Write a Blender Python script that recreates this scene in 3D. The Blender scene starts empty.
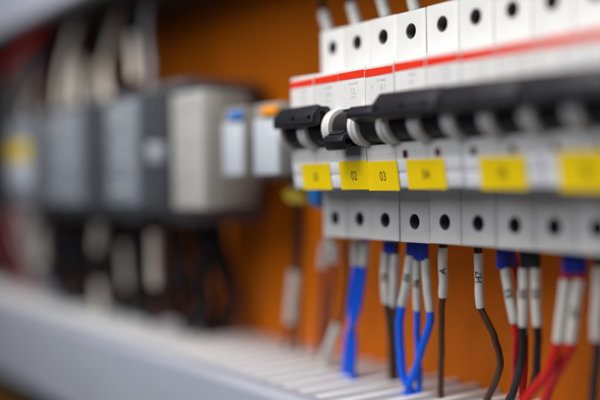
import bpy, bmesh, math, random
from mathutils import Vector, Matrix
random.seed(7)
MM = 0.001
scene = bpy.context.scene
COL = scene.collection
TAU = 2 * math.pi

# ------------------------------------------------------------------ materials
def mat(name, base, rough=0.5, spec=0.5, metal=0.0, var=0.06, scale=60.0, bump=0.0, bump_scale=900.0, trans=0.0, sss=0.0, coat=0.0):
    m = bpy.data.materials.new(name); m.use_nodes = True
    nt = m.node_tree; b = nt.nodes['Principled BSDF']
    tc = nt.nodes.new('ShaderNodeTexCoord')
    n = nt.nodes.new('ShaderNodeTexNoise'); n.inputs['Scale'].default_value = scale; n.inputs['Detail'].default_value = 5
    nt.links.new(tc.outputs['Object'], n.inputs['Vector'])
    cr = nt.nodes.new('ShaderNodeValToRGB')
    cr.color_ramp.elements[0].position = 0.3; cr.color_ramp.elements[1].position = 0.7
    cr.color_ramp.elements[0].color = tuple(c * (1 - var) for c in base) + (1,)
    cr.color_ramp.elements[1].color = tuple(min(1, c * (1 + var)) for c in base) + (1,)
    nt.links.new(n.outputs['Fac'], cr.inputs['Fac']); nt.links.new(cr.outputs['Color'], b.inputs['Base Color'])
    mr = nt.nodes.new('ShaderNodeMapRange')
    mr.inputs['To Min'].default_value = max(0.02, rough - 0.07); mr.inputs['To Max'].default_value = min(1, rough + 0.07)
    nt.links.new(n.outputs['Fac'], mr.inputs['Value']); nt.links.new(mr.outputs['Result'], b.inputs['Roughness'])
    b.inputs['Specular IOR Level'].default_value = spec; b.inputs['Metallic'].default_value = metal
    b.inputs['Transmission Weight'].default_value = trans
    if coat: b.inputs['Coat Weight'].default_value = coat; b.inputs['Coat Roughness'].default_value = 0.25
    if sss:
        b.inputs['Subsurface Weight'].default_value = sss; b.inputs['Subsurface Scale'].default_value = 0.001
        b.inputs['Subsurface Radius'].default_value = (1, .8, .6)
    if bump:
        n2 = nt.nodes.new('ShaderNodeTexNoise'); n2.inputs['Scale'].default_value = bump_scale; n2.inputs['Detail'].default_value = 3
        nt.links.new(tc.outputs['Object'], n2.inputs['Vector'])
        bp = nt.nodes.new('ShaderNodeBump'); bp.inputs['Strength'].default_value = bump; bp.inputs['Distance'].default_value = 0.0003
        nt.links.new(n2.outputs['Fac'], bp.inputs['Height']); nt.links.new(bp.outputs['Normal'], b.inputs['Normal'])
    return m

M = {
    'white': mat('breaker_white_plastic', (.71, .70, .68), .42, .4, var=.03, bump=.12, bump_scale=2500),
    'holder': mat('label_holder_plastic', (.80, .82, .85), .3, .5, var=.03),
    'black_plastic': mat('toggle_black_plastic', (.014, .014, .019), .4, .4, var=.15, bump=.25, bump_scale=3000),
    'slot': mat('dark_slot', (.012, .012, .013), .5, .3, var=.1),
    'stripe': mat('red_print', (.78, .036, .012), .5, .12, var=.05),
    'yellow': mat('yellow_label_tape', (.97, .68, .004), .55, .15, var=.04, scale=140),
    'ink': mat('black_ink', (.035, .025, .015), .7, .2, var=.1),
    'grey_ink': mat('grey_ink', (.56, .57, .59), .7, .2, var=.15, scale=500),
    'window': mat('dark_red_window', (.07, .004, .010), .4, .2, var=.1),
    'screw': mat('zinc_screw', (.50, .50, .48), .4, .4, metal=.35, var=.15, scale=400),
    'orange': mat('orange_painted_steel', (.72, .165, .0015), .42, .22, var=.12, scale=14, bump=.35, bump_scale=700),
    'duct': mat('grey_duct_plastic', (.56, .565, .58), .42, .45, var=.03, scale=30, bump=.1, bump_scale=1500),
    'finger': mat('duct_finger_plastic', (.87, .87, .88), .4, .45, var=.03, scale=60, bump=.1, bump_scale=1500),
    'lid': mat('duct_cover_plastic', (.45, .475, .55), .36, .5, var=.03, scale=20, bump=.06, bump_scale=1200),
    'shade_grey': mat('shade_toned_grey', (.10, .095, .095), .5, .4, var=.05, scale=30),  # dark tone carries the shade on the upper duct's underside
    'well_shade': mat('screw_well_shade', (.13, .13, .13), .6, .3, var=.1),
    'rail': mat('galvanised_rail', (.5, .5, .5), .35, .5, metal=.9, var=.1, scale=200),
    'blue': mat('blue_insulation', (.004, .12, .80), .42, .22, var=.06, scale=120),
    'blue_dark': mat('blue_ferrule_plastic', (.010, .030, .34), .38, .5, var=.06),
    'brown': mat('brown_insulation', (.075, .034, .016), .42, .22, var=.12, scale=120),
    'black': mat('black_insulation', (.014, .015, .018), .42, .22, var=.15, scale=120),
    'red': mat('red_insulation', (.52, .012, .010), .42, .22, var=.06, scale=120),
    'dull_red': mat('dull_red_insulation', (.20, .030, .022), .4, .5, var=.1, scale=120),
    'grey': mat('grey_insulation', (.33, .33, .35), .4, .5, var=.06, scale=120),
    'sleeve': mat('white_marker_sleeve', (.64, .62, .575), .45, .4, var=.04, scale=160, bump=.1, bump_scale=1500),
    'cream': mat('cream_marker_sleeve', (.80, .74, .63), .45, .4, var=.05, scale=160),
    'contactor': mat('dark_grey_moulding', (.085, .094, .108), .5, .4, var=.1, scale=80, bump=.2, bump_scale=1500),
    'contactor_face': mat('mid_grey_moulding', (.24, .265, .30), .5, .4, var=.12, scale=200, bump=.2, bump_scale=1500),
    'module_grey': mat('light_grey_moulding', (.44, .435, .41), .5, .4, var=.05, scale=100, bump=.2, bump_scale=1500),
    'module_side_shade': mat('shaded_side_moulding', (.27, .255, .23), .5, .4, var=.06, scale=100),  # module's shaded side, painted darker than its front cover
    'socket': mat('relay_socket_moulding', (.08, .074, .068), .5, .4, var=.1, scale=100),
    'pale_print': mat('pale_grey_print', (.46, .48, .50), .6, .3, var=.2, scale=300),
    'relay': mat('smoky_relay_case', (.36, .34, .30), .25, .5, var=.15, scale=150),
    'paper': mat('white_relay_label', (.56, .60, .66), .5, .35, var=.05, scale=300),
    'blue_tab': mat('blue_plastic_tab', (.02, .19, .60), .35, .5, var=.05),
    'orange_tab': mat('orange_plastic_tab', (.85, .30, .01), .35, .5, var=.05),
    'blue_term': mat('blue_terminal', (.01, .14, .42), .4, .5, var=.05),
    'yellow_term': mat('yellow_terminal', (.80, .58, .01), .4, .5, var=.05),
    'yellow_f': mat('yellow_ferrule', (.50, .40, .02), .4, .5, var=.05),
}
def vary(m, lo):
    """each moulding ages a little differently: scale the base colour by a per-object random value, add faint smudges"""
    nt = m.node_tree; b = nt.nodes['Principled BSDF']; src = b.inputs['Base Color'].links[0].from_socket
    oi = nt.nodes.new('ShaderNodeObjectInfo'); mr = nt.nodes.new('ShaderNodeMapRange'); mr.inputs['To Min'].default_value = lo; mr.inputs['To Max'].default_value = 1
    nt.links.new(oi.outputs['Random'], mr.inputs['Value'])
    tc = nt.nodes.new('ShaderNodeTexCoord'); n = nt.nodes.new('ShaderNodeTexNoise'); n.inputs['Scale'].default_value = 130; n.inputs['Detail'].default_value = 8; n.inputs['Roughness'].default_value = .7
    nt.links.new(tc.outputs['Object'], n.inputs['Vector'])
    m2 = nt.nodes.new('ShaderNodeMapRange'); m2.inputs['From Min'].default_value = .58; m2.inputs['From Max'].default_value = .8; m2.inputs['To Min'].default_value = 1; m2.inputs['To Max'].default_value = .86
    nt.links.new(n.outputs['Fac'], m2.inputs['Value'])
    mu = nt.nodes.new('ShaderNodeMath'); mu.operation = 'MULTIPLY'; nt.links.new(mr.outputs['Result'], mu.inputs[0]); nt.links.new(m2.outputs['Result'], mu.inputs[1])
    vm = nt.nodes.new('ShaderNodeVectorMath'); vm.operation = 'SCALE'; nt.links.new(src, vm.inputs[0]); nt.links.new(mu.outputs['Value'], vm.inputs['Scale'])
    nt.links.new(vm.outputs['Vector'], b.inputs['Base Color'])
for k_, lo_ in (('white', .94), ('sleeve', .88), ('yellow', .93), ('finger', .97), ('duct', .97), ('holder', .95)): vary(M[k_], lo_)
FERRULE = {'blue': 'blue_dark', 'black': 'black_plastic', 'grey': 'sleeve', 'yellow': 'yellow_f'}

# ------------------------------------------------------------------ mesh helpers (all in millimetres, scaled on build)
class MB:
    def __init__(s): s.bm = bmesh.new()
    def box(s, x0, x1, y0, y1, z0, z1, bev=0.0, seg=2):
        bm = bmesh.new()
        r = bmesh.ops.create_cube(bm, size=1)
        for v in bm.verts:
            v.co = Vector(((x0 + x1) / 2 + v.co.x * (x1 - x0), (y0 + y1) / 2 + v.co.y * (y1 - y0), (z0 + z1) / 2 + v.co.z * (z1 - z0)))
        if bev: bmesh.ops.bevel(bm, geom=bm.edges[:] + bm.verts[:], offset=bev, segments=seg, affect='EDGES', profile=.5)
        s._merge(bm); return s
    def _merge(s, bm):
        me = bpy.data.meshes.new('tmp'); bm.to_mesh(me); bm.free(); s.bm.from_mesh(me); bpy.data.meshes.remove(me)
    def prism(s, prof, x0, x1, bev=0.0, seg=2):
        """prof: list of (Y, Z), extruded along X"""
        bm = bmesh.new()
        a = [bm.verts.new((x0, y, z)) for y, z in prof]; b = [bm.verts.new((x1, y, z)) for y, z in prof]
        n = len(prof)
        bm.faces.new(a); bm.faces.new(b[::-1])
        for i in range(n): bm.faces.new((a[i], b[i], b[(i + 1) % n], a[(i + 1) % n]))
        bmesh.ops.recalc_face_normals(bm, faces=bm.faces[:])
        if bev: bmesh.ops.bevel(bm, geom=bm.edges[:] + bm.verts[:], offset=bev, segments=seg, affect='EDGES', profile=.5, clamp_overlap=True)
        s._merge(bm); return s
    def cyl(s, c, axis, r, h, n=28, bev=0.0, r2=None):
        bm = bmesh.new()
        bmesh.ops.create_cone(bm, cap_ends=True, segments=n, radius1=r, radius2=r if r2 is None else r2, depth=h)
        if bev:
            ed = [e for e in bm.edges if len(e.link_faces) == 2 and any(len(f.verts) > 4 for f in e.link_faces)]
            bmesh.ops.bevel(bm, geom=ed, offset=bev, segments=2, affect='EDGES', profile=.5)
        q = Vector((0, 0, 1)).rotation_difference(Vector(axis).normalized()).to_matrix().to_4x4()
        bmesh.ops.transform(bm, matrix=Matrix.Translation(Vector(c)) @ q, verts=bm.verts[:])
        s._merge(bm); return s
    def tube(s, pts, r, n=14, rfun=None):
        N = len(pts); ring = []
        t = [(pts[min(i + 1, N - 1)] - pts[max(i - 1, 0)]).normalized() for i in range(N)]
        nrm = t[0].orthogonal().normalized()
        for i in range(N):
            nrm = (nrm - t[i] * nrm.dot(t[i])).normalized(); bi = t[i].cross(nrm)
            rr = rfun(i / (N - 1)) if rfun else r
            ring.append([s.bm.verts.new(pts[i] + (nrm * math.cos(TAU * k / n) + bi * math.sin(TAU * k / n)) * rr) for k in range(n)])
        for i in range(N - 1):
            for k in range(n):
                f = s.bm.faces.new((ring[i][k], ring[i][(k + 1) % n], ring[i + 1][(k + 1) % n], ring[i + 1][k]))
        s.bm.faces.new(ring[0][::-1]); s.bm.faces.new(ring[-1]); return s
    def mesh(s, name, m, smooth=True):
        bmesh.ops.recalc_face_normals(s.bm, faces=s.bm.faces[:])
        bmesh.ops.scale(s.bm, vec=(MM, MM, MM), verts=s.bm.verts[:])
        if smooth:
            for f in s.bm.faces: f.smooth = True
            for e in s.bm.edges:
                if len(e.link_faces) == 2 and e.calc_face_angle(0) > math.radians(38): e.smooth = False
        me = bpy.data.meshes.new(name); s.bm.to_mesh(me); s.bm.free()
        me.materials.append(M[m] if isinstance(m, str) else m)
        return me

def obj(name, me, parent=None, loc=(0, 0, 0)):
    o = bpy.data.objects.new(name, me); COL.objects.link(o)
    o.location = Vector(loc) * MM
    if parent is not None: o.parent = parent
    return o
def thing(name, label, cat, loc=(0, 0, 0), group=None):
    o = bpy.data.objects.new(name, None); COL.objects.link(o); o.location = Vector(loc) * MM
    o.empty_display_size = .01
    o['label'] = label; o['category'] = cat
    if group: o['group'] = group
    return o
def boolean(me, cut):
    a = bpy.data.objects.new('a', me); b = bpy.data.objects.new('b', cut); COL.objects.link(a); COL.objects.link(b)
    md = a.modifiers.new('b', 'BOOLEAN'); md.operation = 'DIFFERENCE'; md.object = b; md.solver = 'EXACT'
    dg = bpy.context.evaluated_depsgraph_get(); dg.update()
    out = bpy.data.meshes.new_from_object(a.evaluated_get(dg))
    bpy.data.objects.remove(a); bpy.data.objects.remove(b)
    return out
def text_mesh(txt, size, extr=0.0, bold=0.0):
    """font glyphs as a mesh in millimetres, centred, lying in XY"""
    cu = bpy.data.curves.new('t', 'FONT'); cu.body = txt; cu.size = size; cu.align_x = 'CENTER'; cu.align_y = 'CENTER'
    cu.resolution_u = 4; cu.extrude = extr; cu.offset = bold
    o = bpy.data.objects.new('t', cu); COL.objects.link(o)
    dg = bpy.context.evaluated_depsgraph_get(); dg.update()
    me = bpy.data.meshes.new_from_object(o.evaluated_get(dg)); bpy.data.objects.remove(o)
    bm = bmesh.new(); bm.from_mesh(me); bpy.data.meshes.remove(me)
    return bm
def spline(pts, per=10):
    P = [Vector(p) for p in pts]; out = []
    for i in range(len(P) - 1):
        p0 = P[i - 1] if i else P[0] * 2 - P[1]; p1, p2 = P[i], P[i + 1]
        p3 = P[i + 2] if i + 2 < len(P) else p2 * 2 - p1
        t1 = (p2 - p0) * .5; t2 = (p3 - p1) * .5; L = (p2 - p1).length
        if t1.length > 1e-6: t1 = t1.normalized() * min(t1.length, L * 1.1)
        if t2.length > 1e-6: t2 = t2.normalized() * min(t2.length, L * 1.1)
        for k in range(per):
            t = k / per
            out.append(p1 * (2*t**3 - 3*t**2 + 1) + t1 * (t**3 - 2*t**2 + t) + p2 * (-2*t**3 + 3*t**2) + t2 * (t**3 - t**2))
    out.append(P[-1]); return out

# wires: (label, group, ferrule(material, top, bottom, radius), strands); a strand is (insulation, radius, path, sleeve span, sleeve radius, sleeve mark)
WIRES = [
    ('dark twin wires with a pale sleeve hanging in front of the bright orange panel', 'control wires below the breakers', ('yellow', (-54.8, 22.0, -24.1), (-54.1, 22.0, -30.5), 3.2), [('black', 1.3, [(-55.0, 22.0, -28.1), (-57.7, 24.0, -46.6), (-64.2, 26.0, -65.6), (-75.2, 30.0, -94.1), (-84.7, 32.0, -109.7)], (2.02, 2.94), 3.0, None), ('black', 1.3, [(-52.2, 22.0, -28.1), (-55.0, 24.0, -46.5), (-63.7, 28.0, -67.2), (-71.6, 32.0, -94.0), (-74.2, 34.0, -107.0)], None, 0, None)]),
    ('blurred reddish twin wires under the left end of the breaker row', 'control wires below the breakers', ('grey', (-24.9, 20.0, -46.6), (-25.6, 21.0, -50.4), 3.4), [('dull_red', 1.5, [(-33.2, 24.0, -48.1), (-36.7, 25.0, -58.9), (-43.3, 28.0, -78.1), (-53.3, 33.0, -105.6)], (0.14, 1.16), 2.3, None), ('dull_red', 1.5, [(-20.8, 20.0, -47.4), (-24.0, 22.0, -57.9), (-32.7, 26.0, -76.9), (-46.5, 32.0, -104.5)], (0.14, 1.03), 2.4, None)]),
    ('brown wire whose pale sleeve has slid down and leans on the duct', 'control wires below the breakers', None, [('brown', 1.3, [(-5.7, 16.0, -46.6), (-10.9, 20.0, -63.0), (-16.5, 22.0, -79.7), (-21.5, 22.0, -87.2), (-35.4, 22.0, -108.5)], (3.02, 3.88), 2.5, None)]),
    ('two bright blue wires crossing below wide pale sleeves, left of the blue loop', 'control wires below the breakers', ('grey', (10.2, 12.0, -45.3), (10.2, 12.0, -47.0), 3.6), [('blue', 1.7, [(7.3, 12.0, -45.9), (6.3, 12.5, -56.8), (-0.6, 15.0, -77.4), (-3.0, 17.0, -93.6), (-4.8, 18.0, -107.5)], (0.12, 1.02), 2.3, None), ('blue', 1.7, [(13.8, 12.0, -45.6), (12.2, 12.5, -56.5), (3.2, 15.0, -77.1), (-6.2, 16.0, -93.9), (-9.5, 17.0, -107.6)], (0.12, 1.02), 2.3, None)]),
    ('two straight brown wires under a blue double ferrule', 'control wires below the breakers', ('blue', (31.8, 12.0, -45.3), (31.6, 12.0, -50.3), 3.8), [('brown', 1.5, [(29.1, 12.0, -46.2), (26.1, 13.0, -59.9), (24.6, 15.0, -72.8), (14.3, 25.0, -92.3), (7.6, 30.0, -107.7)], (0.25, 1.9), 2.1, '04'), ('brown', 1.5, [(35.0, 12.0, -46.0), (32.8, 13.0, -59.4), (28.1, 16.0, -72.6), (15.3, 27.0, -92.4), (8.7, 32.0, -107.8)], (0.31, 1.97), 2.1, None)]),
    ('single blue wire with tilted pale sleeve, front strand of the blue loop', 'control wires below the breakers', ('blue', (46.5, 11.0, -44.6), (45.8, 11.0, -50.3), 2.3), [('blue', 1.75, [(46.5, 11.0, -45.4), (44.4, 11.0, -56.4), (38.3, 12.0, -71.6), (34.2, 14.0, -88.4), (33.4, 16.0, -100.4), (35.4, 18.0, -107.5)], (0.44, 1.97), 1.9, '05')]),
    ('pair of blue wires under a blue double ferrule, right strand joining the loop', 'control wires below the breakers', ('blue', (50.9, 12.0, -44.5), (50.8, 12.0, -52.1), 3.4), [('blue', 1.4, [(48.4, 12.0, -45.4), (47.0, 13.0, -58.4), (44.3, 15.0, -73.0), (41.0, 18.0, -85.9), (38.9, 20.0, -105.6)], (0.53, 2.03), 1.8, '06'), ('blue', 1.6, [(52.7, 12.0, -45.2), (53.1, 12.5, -57.9), (53.5, 14.0, -72.4), (49.6, 15.0, -83.7), (41.9, 16.0, -96.3), (35.4, 17.5, -106.6)], (0.53, 2.0), 1.8, None)]),
    ('straight brown wire with one upright white sleeve', 'control wires below the breakers', ('black', (64.1, 12.0, -44.0), (64.0, 12.0, -46.7), 1.7), [('brown', 1.25, [(64.0, 12.0, -44.8), (63.3, 12.5, -55.3), (61.3, 14.0, -66.1), (55.3, 18.0, -84.1), (48.3, 23.8, -107.0)], (0.19, 2.02), 1.85, 'A')]),
    ('brown wire bowing to the right under a white sleeve marked H7', 'control wires below the breakers', ('black', (81.4, 14.0, -44.1), (81.3, 14.0, -47.9), 1.6), [('brown', 1.35, [(81.4, 14.0, -45.2), (81.7, 14.0, -56.1), (82.5, 14.0, -68.3), (86.1, 17.0, -78.7), (84.1, 22.0, -89.3), (71.9, 29.0, -104.2), (64.7, 31.0, -111.0)], (0.21, 2.0), 1.75, 'H7')]),
    ('red twin wires under a blue ferrule, front white sleeve marked S3', 'control wires below the breakers', ('blue', (97.8, 12.0, -44.4), (97.7, 12.0, -52.3), 3.6), [('red', 1.3, [(97.3, 11.0, -45.8), (98.2, 11.0, -52.2), (101.3, 12.0, -70.5), (99.2, 15.0, -81.9), (93.2, 20.0, -94.4), (86.0, 24.0, -105.6)], (1.0, 2.07), 1.8, 'S3'), ('red', 1.3, [(97.8, 15.0, -46.0), (99.2, 16.0, -53.2), (99.6, 18.0, -65.9), (98.9, 20.0, -80.7), (93.2, 24.0, -106.1)], (1.6, 2.75), 1.6, None)]),
    ('black twin wires under a dark grey ferrule', 'control wires below the breakers', ('black', (110.3, 11.0, -44.1), (110.2, 11.0, -51.4), 3.7), [('black', 1.45, [(108.9, 10.0, -45.2), (108.3, 10.0, -52.2), (106.6, 11.0, -72.0), (104.0, 13.0, -84.5), (95.1, 18.0, -96.7), (86.4, 22.0, -107.1)], (0.9, 2.0), 1.8, '05'), ('black', 1.45, [(113.1, 11.0, -45.0), (113.0, 11.0, -51.9), (112.2, 12.0, -71.4), (110.7, 14.0, -80.9), (104.9, 18.0, -92.2), (97.1, 22.0, -103.2)], (0.9, 2.0), 1.8, '03')]),
    ('thick red twin wires sweeping left under a blue ferrule with long white sleeves', 'control wires below the breakers', ('blue', (129.9, 11.0, -44.2), (130.2, 11.0, -51.8), 3.9), [('red', 1.75, [(128.6, 10.0, -45.5), (127.6, 10.0, -52.5), (123.4, 10.0, -75.3), (121.1, 9.0, -83.3), (117.0, 7.0, -90.4), (111.3, 5.0, -97.6)], (1.09, 2.0), 2.0, None), ('red', 1.75, [(132.0, 12.0, -45.5), (131.5, 12.0, -52.4), (127.3, 12.0, -75.1), (123.3, 13.0, -82.5), (116.5, 15.0, -89.9), (109.1, 18.0, -101.5)], (1.09, 2.0), 2.0, '07')]),
    ('black wire with white sleeve at the near end of the row', 'control wires below the breakers', ('black', (141.4, 10.0, -44.9), (141.3, 10.0, -48.7), 2.4), [('black', 1.5, [(141.4, 10.0, -45.5), (140.4, 10.0, -59.7), (139.0, 11.0, -72.8), (136.8, 13.0, -83.1), (130.9, 18.0, -98.1)], (0.23, 2.03), 1.9, None)]),
    ('first', 'supply wires rising from the breaker tops', None, [('black', 1.5, [(-9.2, 12.0, 41.2), (-9.9, 12.0, 44.8), (-17.2, 14.0, 57.3), (-24.5, 17.0, 70.3)], (0.88, 1.88), 2.5, None)]),
    ('second', 'supply wires rising from the breaker tops', None, [('brown', 1.5, [(11.8, 12.0, 41.9), (11.2, 12.0, 45.4), (3.7, 14.0, 57.6), (-3.1, 17.0, 70.1)], (0.88, 1.88), 2.5, None)]),
    ('third', 'supply wires rising from the breaker tops', None, [('black', 1.5, [(31.9, 12.0, 43.4), (31.3, 12.0, 46.7), (24.4, 14.0, 58.4), (18.0, 17.0, 70.4)], (0.88, 1.88), 2.5, None)]),
    ('fourth', 'supply wires rising from the breaker tops', None, [('brown', 1.5, [(50.4, 12.0, 43.1), (49.9, 12.0, 46.3), (44.0, 14.0, 57.5), (38.1, 17.0, 69.1)], (0.88, 1.88), 2.5, None)]),
    ('UL0', 'wires rising from the contactors', None, [('black', 1.8, [(-195.2, 0.0, 28.0), (-197.4, 0.0, 42.6), (-206.9, 4.0, 70.5), (-216.7, 10.0, 97.0), (-223.5, 16.0, 117.7)], (1.0, 2.0), 3.0, None)]),
    ('UL1', 'wires rising from the contactors', None, [('black', 1.8, [(-234.0, 0.0, 28.5), (-242.0, 0.0, 34.1), (-255.9, 4.0, 60.1), (-249.3, 10.0, 85.7), (-246.4, 16.0, 105.3)], (1.0, 2.0), 2.8, None)]),
    ('UL2', 'wires rising from the contactors', None, [('black', 1.8, [(-294.1, -0.0, 30.1), (-293.8, 0.0, 35.5), (-299.1, 4.0, 67.7), (-291.1, 10.0, 94.5), (-287.3, 16.0, 115.0)], (1.0, 2.0), 3.0, None)]),
    ('UL3', 'wires rising from the contactors', None, [('red', 1.8, [(-398.7, 0.0, 20.4), (-397.9, 0.0, 31.1), (-389.3, 4.0, 61.2), (-377.9, 10.0, 90.8), (-371.8, 16.0, 113.1)], (1.0, 2.0), 3.2, None)]),
    ('UP0', 'wires rising from the contactors', None, [('cream', 2.2, [(-266.2, 2.0, 32.8), (-253.9, 6.0, 64.6), (-242.3, 10.0, 92.4), (-236.6, 12.0, 107.6)], None, 0, None)]),
    ('UP1', 'wires rising from the contactors', None, [('grey', 2.2, [(-174.8, -2.0, 28.7), (-175.7, 0.0, 46.3), (-186.9, 3.0, 71.2), (-186.9, 6.0, 95.2)], None, 0, None)]),
    ('UP2', 'wires rising from the contactors', None, [('cream', 2.2, [(-306.5, -8.0, 32.0), (-302.6, -6.0, 59.2), (-290.1, -3.0, 85.0), (-282.1, 0.0, 104.2)], None, 0, None)]),
    ('UP3', 'wires rising from the contactors', None, [('cream', 2.2, [(-323.3, 2.0, 35.0), (-304.5, 6.0, 70.5), (-289.0, 10.0, 98.3), (-280.5, 12.0, 115.3)], None, 0, None)]),
    ('UP4', 'wires rising from the contactors', None, [('red', 2.2, [(-397.9, -20.0, 64.5), (-364.2, -18.0, 75.8), (-333.3, -16.0, 84.2), (-296.4, -10.0, 97.4)], None, 0, None)]),
    ('UP5', 'wires rising from the contactors', None, [('black', 2.2, [(-382.4, -12.0, 37.3), (-346.8, -8.0, 63.7), (-311.1, -4.0, 80.9), (-284.1, 2.0, 99.4)], None, 0, None)]),
    ('LL0', 'wires hanging from the contactors', None, [('black', 1.8, [(-168.4, -5.0, -36.0), (-163.5, -5.0, -47.3), (-168.0, -3.0, -76.9), (-172.6, 5.0, -90.7), (-177.9, 20.0, -104.6)], (1.0, 2.05), 2.8, None)]),
    ('LL1', 'wires hanging from the contactors', None, [('black', 1.8, [(-248.4, -5.0, -38.5), (-245.2, -5.0, -43.6), (-252.3, -4.0, -61.9), (-259.6, 5.0, -85.8), (-268.8, 20.0, -108.1)], (1.0, 2.0), 3.0, None)]),
    ('LL2', 'wires hanging from the contactors', None, [('brown', 1.8, [(-266.8, 0.0, -39.7), (-266.4, 0.0, -62.8), (-267.5, 2.0, -84.2), (-274.2, 6.0, -114.0), (-278.0, 10.0, -125.1)], (2.0, 3.07), 3.0, None)]),
    ('LL3', 'wires hanging from the contactors', None, [('black', 1.8, [(-358.5, -8.0, -40.4), (-354.7, -8.0, -50.6), (-358.2, -6.0, -75.7), (-349.0, -0.0, -96.1), (-337.6, 14.0, -112.5)], (1.0, 2.0), 3.2, None)]),
    ('LL4', 'wires hanging from the contactors', None, [('brown', 1.8, [(-244.4, 8.0, -40.2), (-241.4, 9.0, -62.1), (-243.4, 12.0, -87.1), (-253.1, 24.0, -104.9)], (0.85, 1.95), 2.6, None)]),
    ('LP0', 'wires hanging from the contactors', None, [('black', 2.0, [(-330.4, 0.0, -38.7), (-323.6, -0.0, -62.0), (-330.1, 6.0, -87.8), (-345.9, 20.0, -113.9)], None, 0, None)]),
    ('LP1', 'wires hanging from the contactors', None, [('black', 2.0, [(-315.3, 4.0, -38.6), (-309.9, 5.0, -65.2), (-305.8, 10.0, -93.4), (-324.8, 24.0, -116.5)], None, 0, None)]),
    ('LP2', 'wires hanging from the contactors', None, [('black', 2.0, [(-251.1, 4.0, -38.9), (-248.1, 5.0, -62.2), (-253.6, 8.0, -88.9), (-279.0, 22.0, -111.4)], None, 0, None)]),
    ('LP3', 'wires hanging from the contactors', None, [('black', 2.0, [(-210.9, 4.0, -38.2), (-209.8, 5.0, -60.3), (-216.6, 10.0, -86.0), (-237.3, 24.0, -108.5)], None, 0, None)]),
    ('LP4', 'wires hanging from the contactors', None, [('black', 2.0, [(-161.3, 4.0, -36.1), (-161.5, 5.0, -52.3), (-160.2, 12.0, -75.7), (-167.5, 28.0, -100.1)], None, 0, None)]),
    ('LP5', 'wires hanging from the contactors', None, [('red', 2.0, [(-420.4, -10.0, -39.9), (-423.8, -8.0, -62.1), (-428.8, -4.0, -86.4), (-433.9, 8.0, -108.7)], None, 0, None)]),
    ('LP6', 'wires hanging from the contactors', None, [('grey', 2.0, [(-389.8, -10.0, -39.4), (-376.8, -10.0, -60.1), (-369.7, -4.0, -86.3), (-368.4, 10.0, -107.6)], None, 0, None)]),
    ('LP7', 'wires hanging from the contactors', None, [('black', 2.0, [(-348.5, -4.0, -38.9), (-341.1, -4.0, -59.0), (-343.4, 2.0, -84.9), (-339.9, 12.0, -106.6)], None, 0, None)]),
]

# ------------------------------------------------------------------ setting
me = MB().box(-1700, 420, 50, 53, -520, 420).mesh('back_panel', 'orange')
back = obj('back_panel', me); back['kind'] = 'structure'
back['label'] = 'orange painted steel mounting panel behind the devices'

# DIN rail the devices clip onto
t = thing('mounting_rail', 'galvanised steel rail running behind the row of breakers', 'rail', (0, 43, 0))
me = MB().prism([(43, -17.5), (42, -17.5), (42, -12.5), (47.5, -12.5), (47.5, 12.5), (42, 12.5), (42, 17.5), (43, 17.5), (43, 13.5), (49.8, 13.5), (49.8, -13.5), (43, -13.5)], -900, 300).mesh('rail', 'rail')
obj('rail_profile', me, t, (0, -43, 0))

# ------------------------------------------------------------------ wiring ducts
def duct(label, z_top, z_bot, x0, x1, name='wiring_duct', up=True):
    """slotted plastic duct; the finger wall is on the side facing the breakers"""
    t = thing(name, label, 'duct', (0, 0, z_bot if up else z_top))
    off = (0, 0, -(z_bot if up else z_top))
    zs = z_top if up else z_bot                    # the slotted side
    sg = 1 if up else -1
    m = MB()
    x = x0 + 3.3; jr = random.Random(5)
    while x < x1:
        j = jr.uniform(-.25, .25); k = jr.uniform(-.12, .12)
        m.box(x + j, x + 3.6 + j + k, -19.4, 49.6, min(zs + j * .6, zs - sg * 2.6), max(zs + j * .6, zs - sg * 2.6), bev=.5)   # one finger
        x += 12.5
    obj('slotted_wall', m.mesh('slotted_wall', 'finger' if up else 'shade_grey'), t, off)  # upper duct: shade put into the plastic colour
    m = MB()
    m.box(x0, x1, -19.9, 49.4, min(zs - sg * 2.0, zs - sg * 3.8), max(zs - sg * 2.0, zs - sg * 3.8))
    za, zb = (z_bot, zs - 2.1) if up else (zs + 2.1, z_top)
    m.box(x0 + .01, x1 - .01, 47.6, 49.3, za + .1, zb)
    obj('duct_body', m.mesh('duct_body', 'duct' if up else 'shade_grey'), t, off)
    m = MB()
    lo, hi = z_bot, z_top
    prof = [(-18.2, hi + .7), (-25.2, hi + .7), (-27.2, hi - .1), (-28.2, hi - 2.2), (-28.2, lo + 2), (-27.2, lo), (-25.2, lo - .7), (-18.2, lo - .7),
            (-18.2, lo + 1.3), (-25, lo + 1.3), (-26.2, lo + 2.6), (-26.2, hi - 2.6), (-25, hi - 1.3), (-18.2, hi - 1.3)]
    m.prism(prof, x0 - .2, x1 + .2, bev=.35)
    obj('duct_cover', m.mesh('duct_cover', 'lid'), t, off)
    return t
duct('pale grey slotted wiring duct below the breakers with a smooth blue-grey cover', -108, -160, -1500, 330)
duct('grey wiring duct above the devices, only its lower edge showing at the top left corner', 148, 92.5, -1500, 330, up=False)

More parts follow.
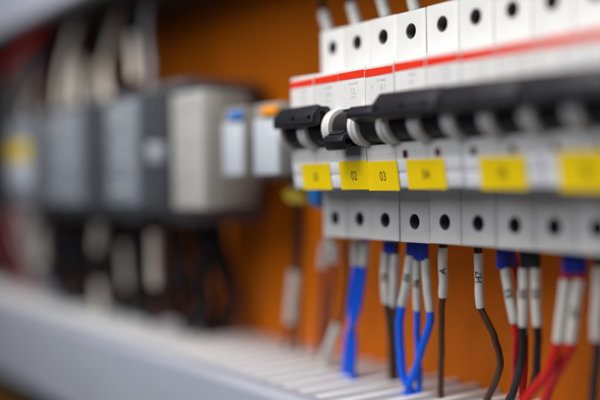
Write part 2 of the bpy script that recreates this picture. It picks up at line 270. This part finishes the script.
# ------------------------------------------------------------------ circuit breakers
P = 17.5
ZC, YC, RC = 0.3, -15.0, 7.7            # cheek discs round the toggle
NY = -15.7
PROF = [(0, 44), (0, 23.3), (NY + .6, 23.3), (NY, 22.6), (NY, -10), (NY + 1.9, -23.2), (0, -23.2), (0, -44), (40, -44), (44, -40), (44, 40), (40, 44)]
def body_mesh():
    m = MB().prism(PROF, .14, P - .14, bev=.28)
    me = m.mesh('b', 'white', smooth=False)
    c = MB()
    for z in (36.3, -36.0): c.cyl((P / 2, 3, z), (0, 1, 0), 3.0, 14, n=32)
    c.box(P / 2 - 6.1, P / 2 + 6.1, NY - 5, NY + 11, ZC - 7.2, ZC + 7.2)
    me = boolean(me, c.mesh('c', 'white', smooth=False))
    m = MB(); m.bm.from_mesh(me); bmesh.ops.scale(m.bm, vec=(1000, 1000, 1000), verts=m.bm.verts[:])
    for a, b in ((.14, 2.7), (P - 2.7, P - .14)):               # cheeks either side of the toggle slot
        m.cyl(((a + b) / 2, YC, ZC), (1, 0, 0), RC, b - a, n=56, bev=.5)
    return m.mesh('pole_body', 'white')
BODY = body_mesh()
STRIPE = MB().box(.16, P - .45, NY - .12, NY + .2, 18.8, 21.7).mesh('red_stripe', 'stripe')
def screw_mesh():
    m = MB().cyl((0, 0, 0), (0, 1, 0), 2.45, 2, n=28, bev=.3)
    c = MB().box(-.35, .35, -1.6, -.3, -3, 3).box(-3, 3, -1.6, -.3, -.35, .35).mesh('c', 'screw', smooth=False)
    return boolean(m.mesh('s', 'screw'), c)
SCREW = screw_mesh()
def well_shade_mesh():  # dark liner that paints the shade inside the white screw holes
    a = MB().cyl((0, 6, 0), (0, 1, 0), 3.12, 11.2, n=32).mesh('w', 'well_shade', smooth=False)
    return boolean(a, MB().cyl((0, 5, 0), (0, 1, 0), 2.8, 11.2, n=32).mesh('w', 'well_shade', smooth=False))
WELL_SHADE = well_shade_mesh()
SMALL_SCREW = MB().cyl((0, 0, 0), (0, 1, 0), 1.5, 2, n=18, bev=.2).mesh('screw', 'screw')
WINDOW = MB().box(-1.3, 1.3, NY - .1, NY + .3, -12.3, -9.6, bev=.08).mesh('status_window', 'window')
# tilted lower nose: everything on it shares this rotation
TILT = math.atan2(1.9, 13.2)
def on_nose(bm, cx, cz, proud):
    """lay a mesh built in XY (x right, y up) onto the tilted lower nose at height cz"""
    ux = Vector((1, 0, 0)); uy = Vector((0, -math.sin(TILT), math.cos(TILT))); uz = Vector((0, -math.cos(TILT), -math.sin(TILT)))
    y0 = NY + (-10 - cz) * 1.9 / 13.2
    for v in bm.verts:
        v.co = Vector((cx, y0, cz)) + ux * v.co.x + uy * v.co.y + uz * (v.co.z + proud)
    return bm
def holder_mesh(w):
    m = MB()
    m.box(-w / 2 + .5, w / 2 - .5, -5.3, -.25, -.1, .35, bev=.12); m.box(-w / 2 + .5, w / 2 - .5, .25, 4.6, -.1, .35, bev=.12)
    return m
def paper(w, h, curl):
    m = MB(); nx, ny = 16, 6; g = [[None] * (ny + 1) for _ in range(nx + 1)]
    ph = random.uniform(0, 6)
    for i in range(nx + 1):
        for j in range(ny + 1):
            a, b = i / nx - .5, j / ny - .5
            z = curl * (abs(a) * 2) ** 4 * (.6 - b) + .03 * math.sin(7 * a + ph) + .02 * math.sin(9 * b + ph)
            g[i][j] = m.bm.verts.new((a * w + random.uniform(-.03, .03) * (j in (0, ny)), b * h, z))
    fs = [m.bm.faces.new((g[i][j], g[i + 1][j], g[i + 1][j + 1], g[i][j + 1])) for i in range(nx) for j in range(ny)]
    ext = bmesh.ops.extrude_face_region(m.bm, geom=fs)
    for v in [e for e in ext['geom'] if isinstance(e, bmesh.types.BMVert)]: v.co.z += .12
    return m
def label(parent, cx, w, h, cz, txt, curl=.15, size=5.0, dx=0, dz=0):
    m = paper(w, h, curl); on_nose(m.bm, cx, cz, .5)
    lab = obj('marker_label', m.mesh('marker_label', 'yellow'), parent)
    bm = text_mesh(txt, size, .02)
    for v in bm.verts: v.co.x = v.co.x * .78 + dx; v.co.y += dz
    on_nose(bm, cx, cz, .68)
    m = MB(); m.bm.free(); m.bm = bm
    obj('number', m.mesh('number', 'ink', smooth=False), lab)
def print_mesh(seed):
    """small faint rating print: rows of short strokes"""
    rnd = random.Random(seed); m = MB()
    def glyph(x, z, w, h, k=3):
        for _ in range(k):
            if rnd.random() < .5: m.box(x + rnd.uniform(0, w * .6), x + rnd.uniform(w * .6, w), NY - .05 - rnd.uniform(0, .05), NY + .1, (zz := z + rnd.choice((0, h / 2, h))) - .09, zz + .09)
            else:
                a = x + rnd.choice((0, w)); m.box(a - .08, a + .08, NY - .05 - rnd.uniform(0, .05), NY + .1, z, z + h)
    for i in range(5): glyph(7.4 + i * 1.15, 16.4, .9, 1.0, 4)
    for i in range(2): glyph(8.6 + i * 1.9, 13.2, 1.4, 2.1, 5)
    glyph(4.2, 14.2, .9, 1.6, 3)
    for i in range(4): glyph(8.2 + i * 1.1, 11.4, .7, .8)
    return m.mesh('rating_print', 'grey_ink', smooth=False)
PRINTS = [print_mesh(i) for i in range(4)]

def lever(m, x0, x1, ang):
    """one lever on the toggle drum: ang 0 points straight out, positive is up"""
    c, s = math.cos(ang), math.sin(ang)
    prof = [(3, -2.6), (8.6, -2.4), (11.0, -3.1), (11.9, -1.9), (11.4, 1.5), (9.6, 2.7), (3, 2.2)]
    m.prism([(YC - (a * c - b * s), ZC + a * s + b * c) for a, b in prof], x0, x1, bev=.45)
    m.prism([(YC - (a * c - b * s), ZC + a * s + b * c) for a, b in [(6.0, 2.3), (8.6, 2.5), (8.6, 3.1), (6.0, 3.0)]], x0 + 2, x1 - 2, bev=.15)
DRUM = MB().cyl((P / 2, YC + .3, ZC), (1, 0, 0), 6.3, 11.6, n=40, bev=.2).mesh('toggle_drum', 'slot')
def drum(m, cx): pass
BAR = [(-20.2, 2.2), (-25.2, 1.2), (-26.3, 2.4), (-26.0, 5.6), (-22.6, 9.6), (-21.2, 10.2), (-17.3, 8.8), (-17.6, 5.2)]
def toggle_mesh(kind):
    wide = kind == 'wide_pair'
    m = MB()
    if kind in ('pair', 'wide_pair'):
        drum(m, P / 2); drum(m, P * 1.5)
        for c in (P / 2, P * 1.5): m.prism([(-12, 8.5), (-21, 7.5), (-22, 3), (-12, -1.5)], c - 4.6, c + 4.6, bev=.4)
        me = None
        b = MB().prism([(y - .9 * wide, z + (.6 if z > 5 else -.2) * wide) for y, z in BAR], .35 if wide else 2.2, 2 * P - (.2 if wide else 3.4), bev=.45)
        c = MB()
        c.box(2 * P - 7.6, 2 * P - (3.6 if wide else 0), -22.3, -20.2, 3.4, 7.2)                # end slot
        c.box(P - 1.0, P + 1.0, -30, -24.6, 4.3, 5.6); c.box(P * 1.5 + 2, P * 1.5 + 3.8, -30, -24.9, 4.1, 5.5)
        c.box(P * .5 - 6.2, P * .5 - 4.6, -30, -24.9, 4.1, 5.5)
        c.box(2 * P - 7.0, 2 * P + 1, -22.5, -18.0, 9.15, 12)
        b = boolean(b.mesh('bar', 'black_plastic', smooth=False), c.mesh('c', 'black_plastic', smooth=False))
        bm2 = bmesh.new(); bm2.from_mesh(b); bmesh.ops.scale(bm2, vec=(1000, 1000, 1000), verts=bm2.verts[:])
        m._merge(bm2)
    else:
        drum(m, P / 2)
        if kind == 'up':
            lever(m, 1.6, P - .2, math.radians(30))
        else:
            m2 = MB()
            lever(m2, 2.2, P - 2.6, math.radians(-37))
            c = MB(); c.box(P - 6.2, P, -23.2, -20.0, -6.3, -4.4); c.box(5, 9, -21.2, -19.4, -3.2, -.9)
            b = boolean(m2.mesh('l', 'black_plastic', smooth=False), c.mesh('c', 'black_plastic', smooth=False))
            bm2 = bmesh.new(); bm2.from_mesh(b); bmesh.ops.scale(bm2, vec=(1000, 1000, 1000), verts=bm2.verts[:])
            m._merge(bm2)
    return m.mesh('toggle', 'black_plastic')
TOG = {k: toggle_mesh(k) for k in ('pair', 'wide_pair', 'up', 'down')}

def breaker(slot, poles, tog, txt, lab, cat='circuit breaker', windows=True, lw=20.5, lx=None, curl=.15, group=None, name='circuit_breaker', printed=True, hgt=10.6, cz=-18.3):
    jr = random.Random(slot * 7 + 1)
    t = thing(name, lab, cat, (slot * P + jr.uniform(-.06, .06), jr.uniform(-.22, .22), jr.uniform(-.15, .15)), group)
    t.rotation_euler = (jr.uniform(-.004, .004), jr.uniform(-.003, .003), 0)
    for k in range(poles):
        b = obj('pole_body', BODY, t, (k * P, 0, 0))
        for z in (36.3, -36.0): obj('well_shade_liner', WELL_SHADE, b, (P / 2, 0, z))
        for z in (36.3, -36.0): obj('terminal_screw', SCREW, b, (P / 2, 4.6, z)).rotation_euler = (0, random.uniform(0, 3), 0)
        obj('red_stripe', STRIPE, t, (k * P, 0, 0))
        if printed and (poles == 1 or k <= 1): obj('rating_print', PRINTS[(slot + k) % 4], t, (k * P, 0, 0))
        if windows: obj('status_window', WINDOW, t, (k * P + 5.6, 0, 0))
    tg = obj('toggle', TOG[tog], t)
    for k in range(poles): obj('toggle_drum', DRUM, tg, (k * P, 0, 0))
    m = holder_mesh(P * poles); on_nose(m.bm, P * poles / 2, -17.6, 0)
    obj('label_holder', m.mesh('label_holder', 'holder'), t)
    label(t, P * poles / 2 if lx is None else lx, lw, hgt, cz, txt, curl=curl, dz=-.3)
    return t
GB = 'circuit breakers in one row on the rail'
breaker(0, 2, 'pair', '01', 'white two-pole circuit breaker at the far end of the row, beside breaker 02', windows=False, group=GB)
breaker(2, 1, 'down', '02', 'single-pole circuit breaker labelled 02, its black toggle pushed down', windows=False, lw=18.6, lx=9.0, curl=.1, group=GB, hgt=11.0, cz=-18.1)
breaker(3, 1, 'up', '03', 'single-pole circuit breaker labelled 03 with its short black toggle up', windows=False, lw=18.3, lx=9.2, curl=.35, group=GB, hgt=11.0, cz=-18.3)
breaker(4, 2, 'wide_pair', '04', 'two-pole circuit breaker right beside breaker 03, the first with dark red windows', lx=16.2, group=GB)
breaker(6, 2, 'wide_pair', '05', 'two-pole breaker between label 04 and the large yellow label at the right picture edge', lx=18.4, group=GB)
breaker(8, 2, 'wide_pair', '06', 'blurred near two-pole breaker with the large yellow label at the right picture edge', lx=17.5, hgt=11.6, lw=21.5, group=GB)
breaker(10, 2, 'wide_pair', '07', 'nearest two-pole breaker, cut off by the right edge of the picture', lx=17.5, group=GB)

# ------------------------------------------------------------------ wires
SL = {'sleeve': 'sleeve'}
def sub(path, per, a, b):
    i0, i1 = int(round(a * per)), int(round(b * per)); return path[max(0, i0):min(len(path) - 1, i1) + 1]
def wire(idx, label, group, fer, strands, cat='wire', name='wire', end=None, sleeve_mat='sleeve'):
    top = Vector(strands[0][2][0])
    t = thing(name, label, cat, top, group)
    off = -top
    for ins, r, pts, sl, sr, mark in strands:
        pts = [Vector(p) for p in pts]
        if end is not None:
            d = (pts[-1] - pts[-2]).normalized()
            if (end - pts[-1].z) * d.z > 0: pts.append(pts[-1] + d * ((end - pts[-1].z) / d.z))
        per = 12; path = spline(pts, per)
        ph = [random.uniform(0, 6) for _ in range(4)]
        for i_, p_ in enumerate(path):          # slight natural waviness of a hand-bent strand
            q_ = min(1, i_ / 14)
            p_.x += q_ * (.22 * math.sin(i_ * .33 + ph[0]) + .10 * math.sin(i_ * .9 + ph[1])); p_.y += q_ * .22 * math.sin(i_ * .29 + ph[2])
        i0, i1 = (int(sl[0] * per) + 1, int(sl[1] * per) - 1) if sl else (1, 0)
        w = obj('insulation', MB().tube(path, r, n=16, rfun=lambda f: r * (.62 if i0 <= f * (len(path) - 1) <= i1 else 1)).mesh('insulation', ins), t, off)
        if sl:
            sp = sub(path, per, *sl)
            s0 = MB()
            ax = (sp[-1] - sp[0]); L = ax.length
            # stiff sleeve: bends less than the wire inside
            st = [sp[0].lerp(sp[-1], i / 14) * .2 + sp[min(len(sp) - 1, int(round(i / 14 * (len(sp) - 1))))] * .8 for i in range(15)]
            st[0] = sp[0]; st[-1] = sp[-1]
            s0.tube(st, sr, n=22, rfun=lambda f: sr * (.9 if f < .001 or f > .999 else 1))
            so = obj('marker_sleeve', s0.mesh('marker_sleeve', sleeve_mat), t, off)
            if mark:
                bm = text_mesh(mark, 3.7, bold=.07)
                bmesh.ops.triangulate(bm, faces=bm.faces[:]); bmesh.ops.subdivide_edges(bm, edges=bm.edges[:], cuts=2)
                a = ax.normalized()
                if a.z < 0: a = -a
                n1 = Vector((.66, -.75, 0)); n1 = (n1 - a * n1.dot(a)).normalized(); n2 = a.cross(n1)   # n2 is +right seen from the front
                mid = st[6] * .5 + st[7] * .5
                rr = sr + .10
                # follow the sleeve axis locally
                loc = (st[8] - st[5]).normalized()
                if loc.z < 0: loc = -loc
                for v in bm.verts:
                    th = -v.co.y / rr
                    v.co = mid + loc * v.co.x + (n1 * math.cos(th) + n2 * math.sin(th)) * rr
                m = MB(); m.bm.free(); m.bm = bm
                obj('sleeve_mark', m.mesh('sleeve_mark', 'ink', smooth=False), so)
    if fer:
        mname, a, b, r = fer; a, b = Vector(a), Vector(b)
        m = MB()
        if len(strands) > 1 and r > 3:      # flat double collar
            side = Vector((strands[1][2][0])) - Vector((strands[0][2][0])); side.z = 0
            side = side.normalized() * (r * .45)
            for sgn in (-1, 1):
                m.tube([a + side * sgn, a.lerp(b, .85) + side * sgn, b + side * sgn], r * .62, n=18, rfun=lambda f: r * (.62 if f < .9 else .56))
            m.tube([a, b], r * .60, n=18)
        else:
            m.tube([a, a.lerp(b, .9), b], r, n=18, rfun=lambda f: r * (1 if f < .95 else .9))
        obj('ferrule', m.mesh('ferrule', FERRULE[mname]), t, off)
    return t

rb = random.Random(21)
for k in range(52):  # real bunch thickened with extra dark wires to deepen the shade there
    x = -660 + k * 10.2 + rb.uniform(-6, 6); y = rb.uniform(8, 34)
    WIRES.append(('one of the bunched dark wires, blurred together, behind the sleeved wires below the contactors', 'bunched dark wires behind', None,
        [(rb.choice(['black', 'black', 'black', 'black', 'brown']), rb.uniform(2.2, 3.8), ([(x + rb.uniform(-8, 8), y, 93), (x + rb.uniform(-5, 5), y + 2, 40)] if x < -350 else []) + [(x, y, -38), (x + rb.uniform(-4, 4), y + 2, -60), (x + rb.uniform(-14, 14), y + rb.uniform(0, 8), -88), (x + rb.uniform(-20, 20), y + rb.uniform(0, 10), -109)], None, 0, None)]))
for k in range(17):
    x = -560 + k * 19.5 + rb.uniform(-7, 7)
    if x < -350: continue
    y = rb.uniform(4, 30); dx = rb.uniform(4, 30)
    WIRES.append(('one of the bunched dark wires, blurred together, rising to the upper duct above the contactors', 'bunched dark wires rising behind', None,
        [(rb.choice(['black', 'black', 'brown', 'black', 'dull_red']), rb.uniform(2.0, 3.2), [(x, y, 34), (x + dx * .2, y + 1, 48), (x + dx * .6, y + rb.uniform(0, 6), 70), (x + dx, y + rb.uniform(0, 6), 90)], None, 0, None)]))
for k in range(5):
    x = -430 + k * 15 + rb.uniform(-5, 5); y = rb.uniform(-14, 2); dx = rb.uniform(20, 60)
    WIRES.append(('one of the pale or reddish loose wires slanting to the duct at far left', 'loose pale wires at far left', None,
        [(rb.choice(['shade_grey', 'grey', 'dull_red', 'shade_grey']), rb.uniform(1.6, 2.4), ([(x - 6, y + 6, 93), (x + rb.uniform(-5, 5), y + 2, 40)] if x < -350 else []) + [(x, y, -40), (x + dx * .3, y + 1, -62), (x + dx * .7, y + rb.uniform(2, 8), -88), (x + dx, y + rb.uniform(6, 14), -109)], None, 0, None)]))
LABELS = {
    'first': 'blurred grey sleeved wire rising from the top of the far end breaker',
    'second': 'grey sleeved wire rising behind the second upper screw hole from the far end',
    'third': 'grey sleeved wire rising above breaker 02',
    'fourth': 'pale sleeved wire rising above breaker 03, at the top edge',
    'UL0': 'blurred cream sleeved wire above the dark contactor nearest the orange panel',
    'UL1': 'blurred cream sleeved wire between two others above the contactors',
    'UL2': 'blurred cream sleeved wire above the left of the two large contactors',
    'UL3': 'blurred red wire with cream sleeve at far upper left',
    'UP0': 'bare pale wire climbing between the two cream sleeves above the contactors',
    'UP1': 'bare grey wire just right of the brightest cream sleeve above the contactors',
    'UP2': 'bare pale wire climbing at the left of the pale bunch, beside the dark wires',
    'UP3': 'bare pale wire climbing left of the cream sleeves above the contactors',
    'UP4': 'blurred red wire crossing the upper left corner below the duct',
    'UP5': 'blurred black wire crossing the upper left beside the red one',
    'LL0': 'dark wire with bright cream sleeve hanging below the contactor with the side label',
    'LL1': 'dark wire with short cream sleeve just below the left large contactor',
    'LL2': 'brown wire with cream sleeve reaching low to the duct at left',
    'LL3': 'dark wire with dim cream sleeve hanging at far left',
    'LL4': 'thin brown wire with dull sleeve behind the other hanging wires',
    'LP0': 'black wire below the yellow-labelled contactor, left of the cream sleeves',
    'LP1': 'black wire hanging below the middle of the left large contactor',
    'LP2': 'black wire hanging just right of the low cream sleeve',
    'LP3': 'black wire hanging left of the brightest cream sleeve',
    'LP4': 'black wire bending right over the duct, rightmost below the contactors',
    'LP5': 'red wire hanging at the far left edge of the picture',
    'LP6': 'grey wire hanging beside the red one at far left',
    'LP7': 'black wire hanging beside the dim cream sleeve at far left',
}
for i, (lab, grp, fer, st) in enumerate(WIRES):
    below = grp.startswith('control') or grp.startswith('wires hanging') or grp in ('bunched dark wires behind', 'loose pale wires at far left')
    far = 'contactors' in grp
    lab2 = LABELS.get(lab, lab)
    end = -110.6 if below else 93.0
    wire(i, lab2, grp, fer, st, cat='wire pair' if len(st) > 1 else 'wire', name='wire_pair' if len(st) > 1 else 'wire', end=end,
         sleeve_mat='cream' if far else 'sleeve')

# ------------------------------------------------------------------ relays between the contactors and the breakers
def relay(x0, label_, tab, w=21.5, zt=34):
    t = thing('interface_relay', label_, 'relay', (x0, 0, 0), 'interface relays beside the breakers')
    m = MB().prism([(44, -19), (8, -19), (6, -17.5), (6, zt - 4), (8, zt), (44, zt)], .2, w - .2, bev=.5)
    obj('socket', m.mesh('socket', 'socket'), t)
    m = MB().box(1.0, w - 1.0, -12.6, 7, -17, 15, bev=.8)
    obj('relay_case', m.mesh('relay_case', 'relay'), t)
    m = MB().box(1.6, w - 1.6, -13.6, -11.5, -16.6, 8.0, bev=.4)
    f = obj('front_label', m.mesh('front_label', 'paper'), t)
    m = MB()
    for k in range(6): m.box(4, random.uniform(9, w - 4), -13.72, -13.5, 4.5 - k * 3.1, 5.2 - k * 3.1)
    obj('label_print', m.mesh('label_print', 'grey_ink', smooth=False), f)
    m = MB().prism([(-10, 14), (-14.5, 13.2), (-15, 9.4), (-10, 8.6)], w * .42, w - 1.4, bev=.4)
    obj('release_tab', m.mesh('release_tab', tab), t)
    for k in range(2): obj('terminal_screw', SCREW, t, (w * (.3 + .4 * k), 6.4, zt - 10))
    return t
relay(-65.5, 'relay with white front label and blue tab, left of the orange-tabbed one', 'blue_tab', zt=12)
relay(-36.2, 'relay with white front label and orange tab, next to the breakers', 'orange_tab', 23.5, 10)

# narrow terminals between relay and first breaker
def terminal(x0, w, z0, z1, y0, m_, label_):
    t = thing('terminal_block', label_, 'terminal block', (x0, 0, 0), 'narrow terminals beside the first breaker')
    m = MB().prism([(44, z0), (y0 + 3, z0), (y0, z0 + 3), (y0, z1 - 5), (y0 + 8, z1), (44, z1)], .1, w - .1, bev=.4)
    obj('housing', m.mesh('housing', m_), t)
    m = MB().cyl((w / 2, y0 + 3.4, z1 - 2), (0, -1, .5), w * .32, 2, n=20, bev=.2)
    obj('clamp_screw', m.mesh('clamp_screw', 'screw'), t)
terminal(-34, 15, -30, -19.6, 1, 'yellow_term', 'yellow terminal block, a blurred patch just below the orange-tabbed relay')
terminal(-11.5, 7, -32, 2, 0, 'blue_term', 'dark blue terminal block tucked against the side of the far end breaker')

# ------------------------------------------------------------------ light grey module beside the contactor
t = thing('timer_module', 'light grey flat-fronted module between the dark contactor and the relays', 'module', (-118, 0, 0))
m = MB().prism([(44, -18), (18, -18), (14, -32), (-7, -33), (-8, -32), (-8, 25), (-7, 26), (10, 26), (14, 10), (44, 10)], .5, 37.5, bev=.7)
obj('housing', m.mesh('housing', 'module_side_shade'), t)
m = MB().prism([(-6, -33.5), (-13, -33.5), (-14, -32.5), (-14, 25.5), (-13, 26.5), (-6, 26.5)], 0, 35, bev=.7)
fc = obj('front_cover', m.mesh('front_cover', 'module_grey'), t)
m = MB()
for k in range(3): m.box(6, 30, -14.3, -13.6, 18 - k * 17, 19 - k * 17)
obj('front_ribs', m.mesh('front_ribs', 'module_grey'), fc)

# ------------------------------------------------------------------ contactors
def contactor(x0, w, label_, sticker, y_front=-30):
    t = thing('contactor', label_, 'contactor', (x0, 0, 0), 'dark grey contactors on the rail')
    yf = y_front
    prof = [(44, -42), (-2, -42), (-4, -40), (-4, -30), (-14, -29), (-15, -28), (-15, -26), (yf + 2, -26), (yf + 1, -25), (yf + 1, 22), (yf + 2, 23), (-15, 23), (-15, 25), (-14, 26), (-4, 27), (-4, 34), (-2, 36), (44, 36)]
    prof = [(y, z) for y, z in prof]
    prof[7] = (yf + 2, -34); prof[6] = (-15, -35); prof[5] = (-15, -36); prof[4] = (-14, -37); prof[3] = (-4, -38); prof[8] = (yf + 1, -33)
    prof[9] = (yf + 1, 27); prof[10] = (yf + 2, 28); prof[11] = (-15, 29); prof[12] = (-15, 30); prof[13] = (-14, 31); prof[14] = (-4, 32)
    m = MB().prism(prof, 0, w, bev=.5)
    obj('housing', m.mesh('housing', 'contactor'), t)
    m = MB().box(2.5, w - 3, yf - .4, yf + 2, -31, 24.5, bev=.6)
    c = obj('front_cover', m.mesh('front_cover', 'contactor_face'), t)
    m = MB()
    rs = random.Random(int(w))
    for k in range(34):
        a = rs.uniform(5, w - 14); z = rs.choice((19, 15.5, 12, 3, -1, -5, -8.5, -20, -24)) + rs.uniform(-.6, .6)
        m.box(a, a + rs.uniform(2, 8), yf - .5 - k * .012, yf - .1, z, z + rs.uniform(.8, 2.4))
    obj('cover_print', m.mesh('cover_print', 'pale_print'), c)
    n = 3
    for k in range(n):
        for z, y in ((33.0, -3.4), (-39.3, -3.4)): obj('terminal_screw', SMALL_SCREW, t, (w * (k + .5) / n, y, z))
    if sticker == 'side':
        m = MB().box(w - .2, w + .35, -26, -15.5, -9, 1.5, bev=.12)
        obj('side_label', m.mesh('side_label', 'paper'), t)
    elif sticker == 'front':
        m = MB().box(6, w - 8, yf - 1.3, yf - .2, -20, -3, bev=.2); obj('front_label', m.mesh('front_label', 'paper'), t)
        m = MB().box(6, w - 10, yf - 1.3, yf - .2, -2.4, 9, bev=.2); obj('front_label', m.mesh('front_label', 'yellow'), t)
    return t
contactor(-169, 46, 'dark grey contactor with small white label on its right side face', 'side')
contactor(-272, 66, 'dark grey contactor with a paler front, left of the white-side-labelled one', 'none')
contactor(-352, 58, 'dark grey contactor with yellow and white front label at far left', 'front')

# ------------------------------------------------------------------ cables below the duct
def cable(pts, r, m_, label_):
    t = thing('cable', label_, 'cable', pts[0], 'cables under the lower duct')
    obj('insulation', MB().tube(spline(pts, 14), r, n=14).mesh('insulation', m_), t, -Vector(pts[0]))
cable([(-900, -4, -176), (-600, -8, -180), (-420, -10, -176), (-250, -12, -178), (-60, -4, -178), (200, 5, -180)], 7, 'black', 'black cable running under the duct at the lower left corner')
cable([(-900, -2, -196), (-560, -4, -196), (-380, -6, -188), (-240, -2, -197), (0, -6, -198), (200, 0, -200)], 2.5, 'yellow_f', 'yellow cable glimpsed under the duct at the lower left corner')

# ------------------------------------------------------------------ light
world = bpy.data.worlds.new('World'); scene.world = world; world.use_nodes = True
bg = world.node_tree.nodes['Background']; bg.inputs['Color'].default_value = (.80, .86, 1.0, 1); bg.inputs['Strength'].default_value = .045
def area(name, loc, target, size, power, color, sy=None):
    l = bpy.data.lights.new(name, 'AREA'); l.energy = power; l.color = color; l.shape = 'RECTANGLE'; l.size = size * MM; l.size_y = (sy or size) * MM
    o = bpy.data.objects.new(name, l); COL.objects.link(o); o.location = Vector(loc) * MM
    o.rotation_euler = (Vector(target) - Vector(loc)).to_track_quat('-Z', 'Y').to_euler()
    return o
area('workshop_lamp', (60, -330, 520), (0, 0, -20), 320, 4.0, (1.0, .97, .93), 260)
area('front_fill', (-40, -540, 345), (20, 0, -20), 420, 3.0, (.94, .96, 1.0), 460)  # unseen soft fill, added to lift the shade under the toggles

# ------------------------------------------------------------------ camera
yaw, pit, rol, f, cx = .6601, -.0193, .0153, 926.99, 380.0
F = Vector((-math.cos(yaw) * math.cos(pit), math.sin(yaw) * math.cos(pit), math.sin(pit)))
R = Vector((math.sin(yaw), math.cos(yaw), 0)); U = R.cross(F)
c, s = math.cos(rol), math.sin(rol)
R2 = R * c - U * s; U2 = R * s + U * c
cam = bpy.data.cameras.new('camera'); co = bpy.data.objects.new('camera', cam); COL.objects.link(co)
mw = Matrix((R2, U2, -F)).transposed().to_4x4(); mw.translation = Vector((331.86, -226.39, -20.86)) * MM
co.matrix_world = mw
cam.sensor_width = 36; cam.lens = f / 600 * 36; cam.shift_x = -(cx - 300) / 600
cam.clip_start = .01; cam.clip_end = 20
cam.dof.use_dof = True; cam.dof.focus_distance = .350; cam.dof.aperture_fstop = cam.lens / 24.0; cam.dof.aperture_blades = 0
scene.camera = co

scene.render.engine = 'CYCLES'
scene.cycles.use_denoising = True
scene.cycles.max_bounces = 8
scene.view_settings.view_transform = 'Standard'; scene.view_settings.look = 'None'; scene.view_settings.exposure = 0; scene.view_settings.gamma = 1
